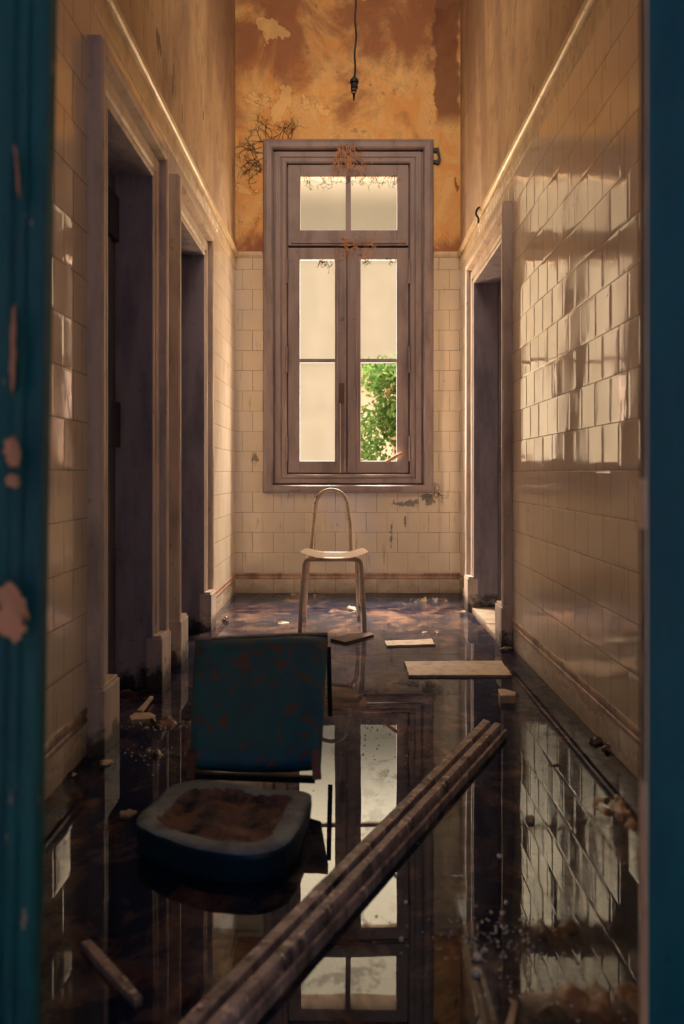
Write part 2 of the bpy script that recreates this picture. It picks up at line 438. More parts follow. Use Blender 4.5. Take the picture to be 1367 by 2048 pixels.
def tube(bm, pts, r, seg=10, r1=None):
    pts = [Vector(p) for p in pts]
    n = len(pts); rings = []
    up = Vector((0.13, 0.31, 0.94))
    for i, p in enumerate(pts):
        t = (pts[min(i+1, n-1)] - pts[max(i-1, 0)]).normalized()
        a = t.cross(up)
        if a.length < 1e-3: a = t.cross(Vector((1, 0, 0)))
        a.normalize(); b = t.cross(a)
        rr = r if r1 is None else r + (r1 - r) * i / max(1, n-1)
        rings.append([bm.verts.new(p + (a * math.cos(2*math.pi*k/seg) + b * math.sin(2*math.pi*k/seg)) * rr) for k in range(seg)])
    for i in range(n-1):
        for k in range(seg):
            bm.faces.new((rings[i][k], rings[i][(k+1) % seg], rings[i+1][(k+1) % seg], rings[i+1][k]))
    bm.faces.new(rings[0][::-1]); bm.faces.new(rings[-1])
def lathe(bm, prof, c, seg=20):
    c = Vector(c); rings = []
    for r, z in prof:
        rings.append([bm.verts.new(c + Vector((r*math.cos(2*math.pi*k/seg), r*math.sin(2*math.pi*k/seg), z))) for k in range(seg)])
    for i in range(len(rings)-1):
        for k in range(seg):
            bm.faces.new((rings[i][k], rings[i][(k+1) % seg], rings[i+1][(k+1) % seg], rings[i+1][k]))
    bm.faces.new(rings[0][::-1]); bm.faces.new(rings[-1])
def catmull(P, n=8):
    P = [Vector(p) for p in P]; out = []
    for i in range(len(P)-1):
        p0 = P[max(i-1, 0)]; p1 = P[i]; p2 = P[i+1]; p3 = P[min(i+2, len(P)-1)]
        for k in range(n):
            t = k / n
            out.append(0.5*((2*p1) + (p2-p0)*t + (2*p0-5*p1+4*p2-p3)*t*t + (3*p1-p0-3*p2+p3)*t**3))
    out.append(P[-1]); return out
def sweep_frame(bm, wall, a0, a1, zb, zt, prof, closed=False):
    """moulding round an opening. wall(u, z, p) gives the point at protrusion p. prof: (outward offset, protrusion)"""
    loops = []
    for o_, p in prof:
        if closed: path = [(a0-o_, zb-o_), (a0-o_, zt+o_), (a1+o_, zt+o_), (a1+o_, zb-o_)]
        else: path = [(a0-o_, zb), (a0-o_, zt+o_), (a1+o_, zt+o_), (a1+o_, zb)]
        loops.append([bm.verts.new(wall(u, z, p)) for u, z in path])
    n = 4
    for i in range(len(loops)-1):
        for k in range(n if closed else n-1):
            bm.faces.new((loops[i][k], loops[i][(k+1) % n], loops[i+1][(k+1) % n], loops[i+1][k]))
    if not closed:
        bm.faces.new([l[0] for l in loops]); bm.faces.new([l[-1] for l in loops][::-1])

# ------------------------------------------------------------------ setting: walls
def struct(name, bm, m, parent=None, **kw):
    o = obj(name, bm, m, parent, **kw)
    if parent is None: o['kind'] = 'structure'
    return o
DL1 = (2.52, 3.11); DL2 = (3.62, 4.24); DR = (3.97, 4.87); DTOP = 2.08
TH = 0.30
def side_wall(name, X, sgn, doors):
    """sgn -1 for left (wall body lies at X-TH), +1 for right"""
    xa, xb = (X - TH, X) if sgn < 0 else (X, X + TH)
    o = struct(name, bx(xa, xb, YN, YB + 0.3, DADO, CEIL), 'plaster_side')
    bm = bmesh.new(); y = YN
    for a, b in doors:
        box(bm, xa, xb, y, a, -0.06, DADO); box(bm, xa, xb, a, b, DTOP, DADO); y = b
    box(bm, xa, xb, y, YB + 0.3, -0.06, DADO)
    obj('tiling', bm, 'tile_y', o)
    return o
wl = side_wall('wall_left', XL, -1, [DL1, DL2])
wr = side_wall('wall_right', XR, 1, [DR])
# far wall with the window opening
WX0, WX1, WZ0, WZ1 = -0.53, 0.565, 0.80, 3.20
bm = bmesh.new()
box(bm, XL, WX0, YB, YB+TH, DADO, CEIL); box(bm, WX1, XR, YB, YB+TH, DADO, CEIL); box(bm, WX0, WX1, YB, YB+TH, WZ1, CEIL)
wf = struct('wall_far', bm, 'plaster_far')
bm = bmesh.new()
box(bm, XL, WX0, YB, YB+TH, -0.06, DADO); box(bm, WX1, XR, YB, YB+TH, -0.06, DADO); box(bm, WX0, WX1, YB, YB+TH, -0.06, WZ0)
obj('tiling', bm, 'tile_x', wf)
struct('ceiling', bx(XL-TH, XR+TH, YN, YB+TH, CEIL, CEIL+0.2), 'ceiling')

# floor: a silt bed whose lumps break the water here and there
def bump_at(x, y, cx, cy, rx, ry):
    d = ((x-cx)/rx)**2 + ((y-cy)/ry)**2
    return math.exp(-d)
banks = []
for px, py, rx, ry, hh in ((330, 1448, 0.17, 0.06, .030), (300, 1510, 0.12, 0.07, .027), (925, 1225, 0.08, 0.16, .024), (1100, 1860, 0.10, 0.05, .026),
                          (1180, 2000, 0.16, 0.07, .028), (1190, 1600, 0.05, 0.10, .026), (1240, 1620, 0.08, 0.14, .030), (600, 1190, 0.5, 0.09, .024), (120, 1560, 0.06, 0.14, .027),
                          (200, 1500, 0.07, 0.10, .027), (850, 1200, 0.3, 0.10, .026), (270, 1370, 0.10, 0.16, .026)):
    g = ground(px, py); banks.append((g.x, g.y, rx, ry, hh))
bm = bmesh.new()
nx, ny = 150, 460
y0f, y1f = YN, YB + 0.02
V = []
for j in range(ny+1):
    row = []
    for i in range(nx+1):
        x = XL - 0.16 + (XR - XL + 0.32) * i / nx
        y = y0f + (y1f - y0f) * j / ny
        h = -0.034 + 0.010 * noise.noise(Vector((x*3, y*3, 1)))
        b = 0
        for cx, cy, rx, ry, hh in banks:
            if abs(x-cx) < 2.4*rx and abs(y-cy) < 2.4*ry: b = max(b, 1.45 * hh * bump_at(x, y, cx, cy, rx, ry))
        h += b * (1.0 + 0.8*noise.noise(Vector((x*30, y*22, 3)))) + b * 0.45 * noise.noise(Vector((x*75, y*60, 9)))
        h += 0.002 * noise.noise(Vector((x*25, y*25, 5)))
        row.append(bm.verts.new((x, y, h)))
    V.append(row)
for j in range(ny):
    for i in range(nx):
        bm.faces.new((V[j][i], V[j][i+1], V[j+1][i+1], V[j+1][i]))
fl = struct('floor', bm, 'silt', smooth=True)
bm = bmesh.new()
edge = [(XL, YN), (XR, YN), (XR, DR[0]), (XR+.134, DR[0]), (XR+.134, DR[1]), (XR, DR[1]), (XR, YB), (XL, YB)]
for a, b in (DL2, DL1): edge += [(XL, b), (XL-.134, b), (XL-.134, a), (XL, a)]
bm.faces.new([bm.verts.new((x, y, 0)) for x, y in edge])
wt = obj('water', bm, 'water')
tag(wt, 'still dark water flooding the whole corridor floor', 'water', kind='stuff')

# ------------------------------------------------------------------ trims
def trim_along(name, X, sgn, segs, prof, m, smooth=False, axis='y'):
    bm = bmesh.new()
    for a, b in segs:
        A = []; B = []
        for p, z in prof:
            if axis == 'y':
                A.append(Vector((X - sgn*p, a, z))); off = Vector((0, b-a, 0))
            else:
                A.append(Vector((a, X - sgn*p, z))); off = Vector((b-a, 0, 0))
        prism(bm, A, off)
    return struct(name, bm, m, smooth=False)
cap = [(0, DADO-.035), (.010, DADO-.035), (.014, DADO-.028), (.022, DADO-.022), (.026, DADO-.010), (.024, DADO), (.014, DADO+.008), (0, DADO+.010)]
def pieces(a, b, L, gap=0.0015):
    out = []; y = a
    while y < b - 1e-4:
        out.append((y, min(y+L, b) - gap)); y += L
    return out
trim_along('trim_1', XL, -1, pieces(YN, YB, .2), cap, 'trim')
trim_along('trim_2', XR, 1, pieces(YN, YB, .2), cap, 'trim')
cap2 = [(p*0.5, z) for p, z in cap]
trim_along('trim_3', YB, 1, pieces(XL, -0.605, .2) + pieces(.64, XR, .2), cap2, 'trim', axis='x')
# embossed border tiles below the cap
def relief(name, face, u0, u1):
    bm = bmesh.new()
    n = int((u1-u0)/0.006); mz = 14
    g = []
    for i in range(n+1):
        u = u0 + (u1-u0)*i/n; r = []
        for j in range(mz+1):
            v = j/mz
            z = DADO - .125 + .088*v
            s = math.sin(math.pi*v)**0.5
            h = 0.004*s*(0.6 + 0.9*noise.noise(Vector((u*45, z*45, 2))) + 0.5*math.sin(u*2*math.pi/.075)*math.sin(v*2*math.pi))
            h += 0.002 if 0.03 < v < 0.97 else 0
            r.append(bm.verts.new(face(u, z, max(h, 0) + 0.001)))
        g.append(r)
    for i in range(n):
        for j in range(mz): bm.faces.new((g[i][j], g[i+1][j], g[i+1][j+1], g[i][j+1]))
    return struct(name, bm, 'trim', smooth=True)
FL = lambda u, z, p: Vector((XL + p, u, z))
FR = lambda u, z, p: Vector((XR - p, u, z))
FB = lambda u, z, p: Vector((u, YB - p, z))
relief('trim_4', FL, 1.2, YB); relief('trim_5', FR, 1.2, YB)
# base mouldings
bprof = [(0, .104), (.003, .104), (.006, .110), (.005, .118), (.002, .121), (.002, .130), (.005, .134), (.006, .143), (.003, .150), (0, .150)]
cw = 0.15 + 0.012
trim_along('baseboard_left', XL, -1, pieces(YN, DL1[0]-cw, .3, .001) + pieces(DL1[1]+cw, DL2[0]-cw, .3, .001) + pieces(DL2[1]+cw, YB, .3, .001), bprof, 'basetrim')
trim_along('baseboard_right', XR, 1, pieces(YN, DR[0]-cw, .3, .001) + pieces(DR[1]+cw, YB, .3, .001), bprof, 'basetrim')
trim_along('baseboard_far', YB, 1, pieces(XL, XR, .3, .001), bprof, 'basetrim', axis='x')

# ------------------------------------------------------------------ side doors
cprof = [(0, -.01), (0, .016), (.008, .020), (.018, .020), (.022, .012), (.034, .012), (.040, .022), (.088, .022), (.094, .012), (.104, .012), (.110, .045), (.122, .049), (.140, .049), (.150, .042), (.150, -.01)]
def side_door(name, X, sgn, y0, y1, label, lock=True):
    wall = lambda u, z, p: Vector((X - sgn*p, u, z))
    root = empty(name, (X, (y0+y1)/2, 0)); tag(root, kind='structure', label=label)
    bm = bmesh.new(); sweep_frame(bm, wall, y0, y1, 0.205, DTOP, cprof)
    obj('casing', bm, 'casing', root)
    for a, b in ((y0-.156, y0+.004), (y1-.004, y1+.156)):
        xs = sorted((X + sgn*.01, X - sgn*.056))
        bm = bmesh.new(); box(bm, xs[0], xs[1], a, b, -.04, .20)
        xs2 = sorted((X + sgn*.01, X - sgn*.050)); box(bm, xs2[0], xs2[1], a+.004, b-.004, .20, .212)
        obj('plinth_block', bm, 'casing', root, bevel=.003)
    # reveal lining
    d = 0.135
    wl_ = lambda u, z, p: Vector((X + sgn*p, u, z))
    bm = bmesh.new()
    xs = sorted((X - sgn*.014, X + sgn*d))
    box(bm, xs[0], xs[1], y0-.02, y0+.001, -.04, DTOP+.001); box(bm, xs[0], xs[1], y1-.001, y1+.02, -.04, DTOP+.001)
    box(bm, xs[0], xs[1], y0-.02, y1+.02, DTOP-.001, DTOP+.03)
    obj('jamb_lining', bm, 'jamb', root)
    xs = sorted((X + sgn*d, X + sgn*(d+.04)))
    # leaf with two sunk panels
    bm = bmesh.new()
    box(bm, xs[0], xs[1], y0-.01, y1+.01, -.03, DTOP+.02)
    fx = X + sgn*d
    for a, b in ((.20, .85), (1.05, 1.95)):
        for k, (s_, e_) in enumerate(((0, .008),)):
            sweep_frame(bm, lambda u, z, p: Vector((fx - sgn*p, u, z)), y0+.11, y1-.11, a, b,
                        [(0, -.001), (0, .004), (.008, .009), (.018, .009), (.024, -.001)], closed=True)
    lf = obj('door_leaf', bm, 'door', root)
    return root, fx
d1, fx = side_door('door_1', XL, -1, *DL1, 'left wall doorway nearest the camera with tall moulded casing')
def surface_lock(root, fx, sgn, y0, y1, z0, z1, t=.03, name='rim_lock'):
    xs = sorted((fx, fx - sgn*t))
    return obj(name, bx(xs[0], xs[1], y0, y1, z0, z1), 'black', root, bevel=.003)
surface_lock(d1, fx, -1, DL1[1]-.20, DL1[1]-.03, .975, 1.155)
surface_lock(d1, fx, -1, DL1[1]-.16, DL1[1]-.03, 1.80, 1.98, .025, 'bolt_plate')
d2, fx = side_door('door_2', XL, -1, *DL2, 'left wall doorway further in, nearer the window')
d3, fx = side_door('door_3', XR, 1, *DR, 'single doorway in right wall with marble threshold')
surface_lock(d3, fx, 1, DR[1]-.14, DR[1]-.10, .86, .93, .004, 'keyhole_plate')
bm = bmesh.new()
g = [Vector((XR-.035, DR[0]+.02, 0)), Vector((XR-.035, DR[1]-.006, 0)), Vector((XR+.13, DR[1]-.006, 0)), Vector((XR+.13, DR[0]+.02, 0))]
box(bm, XR-.03, XR+.13, DR[0]+.37, DR[1]-.006, -.03, .022)
box(bm, XR-.036, XR+.13, DR[0]+.006, DR[0]+.365, -.03, .018)
obj('threshold', bm, 'marble', d3, bevel=.004)

# ------------------------------------------------------------------ window
win = empty('window_1', (0, YB, WZ0)); tag(win, kind='structure', label='tall backlit casement window with transom in far wall')
def wp(px): return (px - 691) / 275.9
def wz(py): return H - (py - 946) / 275.9
# outer casing, mitred all round
ox0, ox1, oz0, oz1 = wp(526), wp(866), wz(986), wz(281)
ix0, ix1, iz0, iz1 = wp(573), wp(819), wz(948), wz(326)
cwid = ix0 - ox0
cp = [(0, -.10), (0, .000), (.010, .008), (.030, .008), (.034, .001), (.040, .001), (.044, .010), (.082, .010), (.086, .000), (.094, .000), (.098, .030), (.108, .040), (.140, .042), (.160, .038), (.168, .026), (.170, -.02)]
bm = bmesh.new()
loops = []
for o_, p in cp:
    t = o_/.170
    pts = [(ix0 + (ox0-ix0)*t, iz0 + (oz0-iz0)*t), (ix0 + (ox0-ix0)*t, iz1 + (oz1-iz1)*t), (ix1 + (ox1-ix1)*t, iz1 + (oz1-iz1)*t), (ix1 + (ox1-ix1)*t, iz0 + (oz0-iz0)*t)]
    loops.append([bm.verts.new((x, YB - p, z)) for x, z in pts])
for i in range(len(loops)-1):
    for k in range(4): bm.faces.new((loops[i][k], loops[i][(k+1) % 4], loops[i+1][(k+1) % 4], loops[i+1][k]))
obj('window_frame', bm, 'frame', win)
# rebate behind (dark joint) and reveal through the wall
bm = bmesh.new()
yb0, yb1 = YB + .05, YB + TH
box(bm, WX0-.02, ix0+.012, yb0, yb1, WZ0-.02, WZ1+.02); box(bm, ix1-.012, WX1+.02, yb0, yb1, WZ0-.02, WZ1+.02)
box(bm, ix0+.012, ix1-.012, yb0, yb1, iz1-.012, WZ1+.02); box(bm, ix0+.012, ix1-.012, yb0, yb1, WZ0-.02, iz0+.012)
obj('outer_lining', bm, 'frame', win)
gap = .008
SY0, SY1 = YB + .012, YB + .050
tz0 = wz(492)   # seam between transom and casements
def rail(bm, x0, x1, z0, z1, y0=SY0, y1=SY1): box(bm, x0, x1, y0, y1, z0, z1)
# transom sash
tL, tR, tT, tB = wp(600), wp(794), wz(352), wz(459)
bm = bmesh.new()
X0, X1 = ix0+gap, ix1-gap
rail(bm, X0, tL, tz0+gap, iz1-gap); rail(bm, tR, X1, tz0+gap, iz1-gap)
rail(bm, tL, tR, tT, iz1-gap); rail(bm, tL, tR, tz0+gap, tB)
ts = obj('transom_sash', bm, 'frame', win, bevel=.003)
rail_b = bx(X0+.02, X1-.02, YB-.002, SY0+.002, wz(486), wz(478)); obj('drip_moulding', rail_b, 'frame', win, bevel=.002)
obj('muntin', bx(wp(691), wp(701), SY0+.006, SY1-.004, tB, tT), 'frame', ts)
def pane(name, x0, x1, z0, z1, parent, label=None, m='opal'):
    o = obj(name, bx(x0-.004, x1+.004, YB+.024, YB+.027, z0-.004, z1+.004), m, parent)
    if label: o['label'] = label
    return o
pane('glass_pane', tL, wp(691), tB, tT, ts, m='dimmed'); pane('glass_pane', wp(701), tR, tB, tT, ts, m='dimmed')
bm = bmesh.new()
box(bm, ix0-.01, ix1+.01, SY1+.001, SY1+.014, wz(504), wz(484))
box(bm, wp(687), wp(700), SY1+.001, SY1+.014, iz0, wz(500))
obj('seam_light_stop', bm, 'black', win)  # dark strips added behind the sash seams to block light leaks
# two casement leaves
mid = wp(693.5)
gz0, gzm0, gzm1, gz1 = wz(922), wz(724), wz(717), wz(518)
def casement(x0, x1, g0, g1):
    bm = bmesh.new()
    za, zb = iz0+gap, tz0-gap
    rail(bm, x0, g0, za, zb); rail(bm, g1, x1, za, zb)
    rail(bm, g0, g1, gz1, zb); rail(bm, g0, g1, za, gz0)
    o = obj('casement_sash', bm, 'frame', win, bevel=.003)
    obj('glazing_bar', bx(g0, g1, SY0+.008, SY1-.004, gzm0, gzm1), 'frame', o)
    return o
c1 = casement(X0, mid-.001, wp(599), wp(669))
c2 = casement(mid+.001, X1, wp(721), wp(793))
pane('glass_pane', wp(599), wp(669), gzm1, gz1, c1); pane('glass_pane', wp(599), wp(669), gz0, gzm0, c1)
pane('glass_pane', wp(721), wp(793), gzm1, gz1, c2)
# meeting-stile mouldings
for a, b, p in ((674, 677, .008), (688, 691.5, .012), (696, 699, .012), (712, 715, .008)):
    obj('stile_bead', bx(wp(a), wp(b), SY0-p, SY0+.002, iz0+.02, tz0-.02), 'frame', c1 if a < 692 else c2, bevel=.002)
for px in (573, 818):
    for a, b in ((520, 566), (694, 745), (874, 922)):
        bm = bmesh.new()
        tube(bm, [(wp(px), YB-.006, wz(b)), (wp(px), YB-.006, wz(a))], .007, 10)
        for yy in (a, (a+b)/2, b): lathe(bm, [(.0085, -.003), (.0085, .003)], (wp(px), YB-.006, wz(yy)), 10)
        obj('hinge', bm, 'frame', win, smooth=False)
lp = obj('latch_plate', bx(wp(678), wp(688), SY0-.010, SY0+.002, wz(806), wz(766)), 'rust', c1, bevel=.002); lp['label'] = 'rust-brown latch plate'
obj('latch_keep', bx(wp(704), wp(712), SY0-.008, SY0+.002, wz(804), wz(773)), 'frame', c2, bevel=.003)
bm = bmesh.new(); tube(bm, [(wp(680), SY0-.008, wz(946)), (wp(680), SY0-.008, wz(806))], .004, 8); obj('bolt_rod', bm, 'casing', c1)
for px, py in ((683, 637), (708, 635)):
    bm = bmesh.new(); bmesh.ops.create_cone(bm, segments=18, radius1=.013, radius2=.010, depth=.008, cap_ends=True)
    bmesh.ops.transform(bm, matrix=Matrix.Translation((wp(px), SY0-.003, wz(py))) @ Matrix.Rotation(R(90), 4, 'X'), verts=bm.verts[:])
    obj('screw_boss', bm, 'frame', c1 if px < 692 else c2)

# ------------------------------------------------------------------ green entrance leaves in front of the camera
def green_leaf(name, x_edge, y, sgn, w_, lean, label, m, edge_m):
    root = empty(name, (x_edge, y, 0)); tag(root, kind='structure', label=label)
    t = .024
    bm = bmesh.new()
    xs = sorted((x_edge, x_edge + sgn*w_))
    box(bm, xs[0], xs[1], y, y+t, .015, 2.35)
    # beads along the stile
    for o_, ww, p in () if sgn > 0 else ((.018, .010, .006), (.034, .006, .004), (.085, .014, .009), (.105, .006, .005)):
        a = sorted((x_edge + sgn*o_, x_edge + sgn*(o_+ww)))
        box(bm, a[0], a[1], y-p, y+.001, .015, 2.35)
    for z in (.2, 1.02, 2.1):
        a = sorted((x_edge + sgn*.13, x_edge + sgn*(w_-.02)))
        box(bm, a[0], a[1], y-.008, y+.001, z, z+.05)
    o = obj('stile', bm, m, root, bevel=.002)
    e = sorted((x_edge - sgn*.0015, x_edge + sgn*.001))
    bm = bmesh.new(); box(bm, e[0], e[1], y+.002, y+t-.001, .016, 2.349)
    ed = obj('closing_edge', bm, edge_m, root)
    root.rotation_euler = (0, lean, 0)
    return root, t
g1_, t1 = green_leaf('door_4', -.353, .85, -1, .34, R(.92), 'peeling teal door leaf at left edge in front of camera', 'teal', 'teal')
g2_, t2 = green_leaf('door_5', .336, .85, 1, .36, 0, 'teal door leaf at right edge in front of camera', 'teal2', 'edge')
# rebates in the right leaf's edge, their shade drawn as black strips
bm = bmesh.new()
xe = .336 - .0022
for za, zb in ((H-(957-946)*.86/F, 2.30), (H-(1562-946)*.86/F, H-(1058-946)*.86/F)):
    box(bm, xe, xe+.002, .8535, .8585, za, zb)
    box(bm, xe, xe+.002, .8640, .8700, za, zb+.0)
obj('rebate_shade', bm, 'black', g2_)
# curled paint flakes on the left leaf
def flake(px, py, w_, h_, rot):
    c = at(px, .838, py)
    bm = bmesh.new(); n = 7
    rr = random.Random(px+py)
    ring = []
    g = []
    for i in range(n+1):
        r_ = []
        for j in range(n+1):
            u, v = i/n-.5, j/n-.5
            wob = 1 + .35*noise.noise(Vector((u*6+px, v*6, py)))
            x = u*w_*wob*(1-.6*abs(v)); z = v*h_*wob
            p = -.018*(u+.5)**2
            r_.append(bm.verts.new((x*math.cos(rot)-z*math.sin(rot), p, x*math.sin(rot)+z*math.cos(rot))))
        g.append(r_)
    for i in range(n):
        for j in range(n): bm.faces.new((g[i][j], g[i+1][j], g[i+1][j+1], g[i][j+1]))
    bmesh.ops.translate(bm, verts=bm.verts[:], vec=c)
    bmesh.ops.solidify(bm, geom=bm.faces[:], thickness=.0008)
    obj('paint_flake', bm, 'flake', g1_, smooth=True)
flake(10, 1205, .036, .045, .5); flake(3, 1248, .045, .028, -.3); flake(4, 905, .026, .032, .2); flake(6, 962, .024, .014, -.2); flake(2, 700, .014, .09, 0)
flake(4, 350, .008, .05, 0.1)

# ------------------------------------------------------------------ outside: yard, building, tree
struct('floor_yard', bx(-30, 30, YB+TH, 60, -.6, -.5), 'earth')
bd = empty('building', (4, 20, -.5)); tag(bd, 'pinkish stucco house wall seen between the tree leaves', 'building')
bm = bmesh.new(); box(bm, .12, 9, 20, 26, -.5, 3.6); obj('wall', bm, 'stucco', bd)
bm = bmesh.new(); box(bm, .0, 9.15, 19.85, 26.1, 3.6, 3.75); obj('roof_slab', bm, 'stucco', bd)
tr_ = empty('tree', (1.1, 14, -.5)); tag(tr_, 'leafy green tree outside behind the open lower right pane', 'tree')
bm = bmesh.new()
tube(bm, catmull([(1.1, 14, -.5), (1.0, 14, .5), (.9, 14.1, 1.4), (.75, 14, 2.4), (.6, 14, 3.0)]), .07, 8, .02)
brs = []
for k in range(14):
    a = random.uniform(-1.6, 1.6); z0 = random.uniform(.3, 2.5); L = random.uniform(.5, 1.1)
    p0 = Vector((1.05 - .12*z0, 14, z0)); p1 = p0 + Vector((math.cos(a)*L*.6, math.sin(a)*L*.6, L*.5)); p2 = p0 + Vector((math.cos(a)*L, math.sin(a)*L, L*.7))
    tube(bm, catmull([p0, p1, p2], 4), .022, 6, .006); brs.append((p1, p2))
obj('trunk', bm, 'bark', tr_)
bm = bmesh.new()
rr = random.Random(3)
cl = [(p, .34) for b in brs for p in b] + [(Vector((rr.uniform(.15, 1.5), rr.uniform(13.5, 14.5), rr.uniform(.1, 3.0))), .36) for _ in range(40)]
for c, rad in cl:
    for _ in range(105):
        d = Vector((rr.gauss(0, 1), rr.gauss(0, 1), rr.gauss(0, 1))).normalized() * rad * rr.random()**.4
        p = c + d
        if p.z > 2.93 or p.x < .12: continue
        L = rr.uniform(.045, .085); n_ = Vector((rr.uniform(-1, 1), rr.uniform(-1, 1), rr.uniform(-1, 1))).normalized()
        t = n_.orthogonal().normalized(); t = Matrix.Rotation(rr.uniform(0, 6.28), 3, n_) @ t; s = n_.cross(t)
        q0 = [p - t*L, p + s*L*.45, p + t*L*.9, p - s*L*.45]
        vs = [bm.verts.new(v) for v in q0]; bm.faces.new(vs)
obj('foliage', bm, 'leaf', tr_)

# ------------------------------------------------------------------ hanging lamp holder
LY = 3.5
lx = (707-691)*LY/F
top = at(708, LY, 158)
hl = empty('hanging_lamp_holder', (top.x, LY, top.z)); tag(hl, 'black bulb holder with broken glass hanging on twisted cord from ceiling', 'lamp')
bm = bmesh.new()
pts = []
for k in range(60):
    z = top.z + (CEIL - top.z)*k/59
    pts.append((top.x + .003*math.sin(k*1.3) + .006*math.sin(k*.22), LY + .003*math.cos(k*1.3), z))
tube(bm, pts, .0045, 6)
for k in (22, 23, 38, 39, 40, 41): 
    p = Vector(pts[k]); bmesh.ops.create_icosphere(bm, subdivisions=1, radius=.009, matrix=Matrix.Translation(p))
obj('cord', bm, 'black', hl)
bm = bmesh.new(); lathe(bm, [(.004, .012), (.008, .006), (.019, -.006), (.020, -.018), (.016, -.022), (.017, -.040), (.016, -.050)][::-1], top, 18)
obj('bulb_holder', bm, 'black', hl, smooth=False)
bm = bmesh.new(); lathe(bm, [(.003, -.098), (.004, -.085), (.006, -.070), (.012, -.060), (.014, -.050)], top + Vector((-.002, 0, 0)), 14)
obj('broken_bulb', bm, 'glass', hl, smooth=True)

# wall fittings
hk = at(961, 4.6, 425)
bm = bmesh.new()
tube(bm, catmull([(XR+.005, 4.62, hk.z+.03), (XR-.03, 4.62, hk.z+.035), (XR-.045, 4.62, hk.z), (XR-.03, 4.62, hk.z-.03), (XR-.035, 4.60, hk.z-.06)], 5), .006, 8)
tag(obj('wall_hook', bm, 'black', smooth=True), 'small black iron hook on right wall above doorway', 'hook')
bm = bmesh.new()
c = Vector((wp(873), YB, wz(313)))
prism(bm, [c+Vector((-.03, 0, .055)), c+Vector((.012, 0, .055)), c+Vector((.028, 0, -.03)), c+Vector((.01, 0, -.062)), c+Vector((-.03, 0, -.05)), c+Vector((-.03, 0, -.03)), c+Vector((0, 0, -.035)), c+Vector((.01, 0, -.01)), c+Vector((-.004, 0, .03)), c+Vector((-.03, 0, .03))], (0, -.02, 0))
tag(obj('shutter_bracket', bm, 'black'), 'black iron bracket beside top right corner of window', 'bracket')

# ------------------------------------------------------------------ cobwebs and dried creepers
def strands(name, label, seeds, m, r=.0016, L=.05, depth=3, down=.6, seedn=1, y=YB-.01, cat='cobweb', curl=.45):
    rr = random.Random(seedn); bm = bmesh.new()
    def grow(p, d, L_, r_, lv):
        pts = [p]; n = 5
        for k in range(n):
            d = (d + Vector((rr.gauss(0, curl), rr.gauss(0, .004), rr.gauss(0, curl) - down*.15))).normalized()
            p = p + d*L_/n; pts.append(p)
        tube(bm, pts, r_, 4, r_*.5)
        if lv > 0:
            for _ in range(2):
                k = rr.randint(2, n)
                grow(pts[k], (d + Vector((rr.gauss(0, .9), 0, rr.gauss(0, .9)))).normalized(), L_*.65, r_*.75, lv-1)
    for x, z, dxx, dzz in seeds:
        grow(Vector((x, y, z)), Vector((dxx, 0, dzz)).normalized(), L*rr.uniform(.6, 1.3), r, depth)
    return tag(obj(name, bm, m), label, cat)
rr = random.Random(11)
def topline(a, b, py, n): return [(wp(rr.uniform(a, b)), wz(py), rr.uniform(-.6, .6), -1) for _ in range(n)]
strands('cobweb', 'dusty black cobweb hanging inside transom pane left half', topline(604, 688, 353, 14), 'web', .0022, .055, 2, seedn=2, y=YB+.012)
strands('cobweb', 'dusty cobweb hanging inside transom pane right half', topline(703, 792, 352, 18), 'web', .0021, .055, 2, seedn=3, y=YB+.012)
strands('cobweb', 'short ragged web at top of lower left casement glass', topline(636, 668, 519, 7), 'web', .0026, .05, 2, seedn=4, y=YB+.012)
strands('cobweb', 'small web strand at top of lower right casement glass', topline(722, 792, 517, 8), 'web', .0022, .045, 2, seedn=5, y=YB+.012)
strands('cobweb', 'tan web clump dangling over middle of window head', [(wp(690+rr.uniform(-18, 18)), wz(288+rr.uniform(0, 40)), rr.uniform(-1, 1), -1) for _ in range(26)], 'webpale', .0030, .10, 2, 1.0, 6, y=YB-.05)
strands('cobweb', 'tan web tangle on rail between transom and casements', [(wp(694+rr.uniform(-22, 60)), wz(490+rr.uniform(-14, 18)), rr.uniform(-1, 1), rr.uniform(-1, .4)) for _ in range(22)], 'webpale', .0024, .07, 2, .6, 7, y=YB-.012)
strands('dried_creeper', 'black dried creeper roots on plaster left of window top', [(wp(524+rr.uniform(-12, 4)), wz(300+rr.uniform(-22, 60)), -rr.uniform(.3, 1), rr.uniform(-.6, 1)) for _ in range(15)] + [(wp(525+rr.uniform(0, 60)), wz(279), rr.uniform(-1, 1), 1) for _ in range(9)], 'web', .0019, .11, 3, 0, 8, y=YB-.006, cat='creeper', curl=.24)
strands('dried_creeper', 'dark roots creeping around lower right window corner', [(wp(868), wz(985+rr.uniform(-8, 8)), rr.uniform(-.2, 1), rr.uniform(-1, 1)) for _ in range(10)], 'web', .0014, .06, 2, 0, 9, y=YB-.008, cat='creeper')
# broken lath stuck in the open pane
bm = bmesh.new()
a = Vector((wp(772), YB+.02, wz(925))); b = Vector((wp(803), YB-.02, wz(906)))
d = (b-a).normalized(); n_ = d.cross(Vector((0, 1, 0))).normalized()
prism(bm, [a-n_*.008, b-n_*.012, b+n_*.010, a+n_*.012], (0, -.012, 0))
tag(obj('broken_lath', bm, 'flake', bevel=.001), 'short broken lath wedged in bottom right window pane', 'wood')

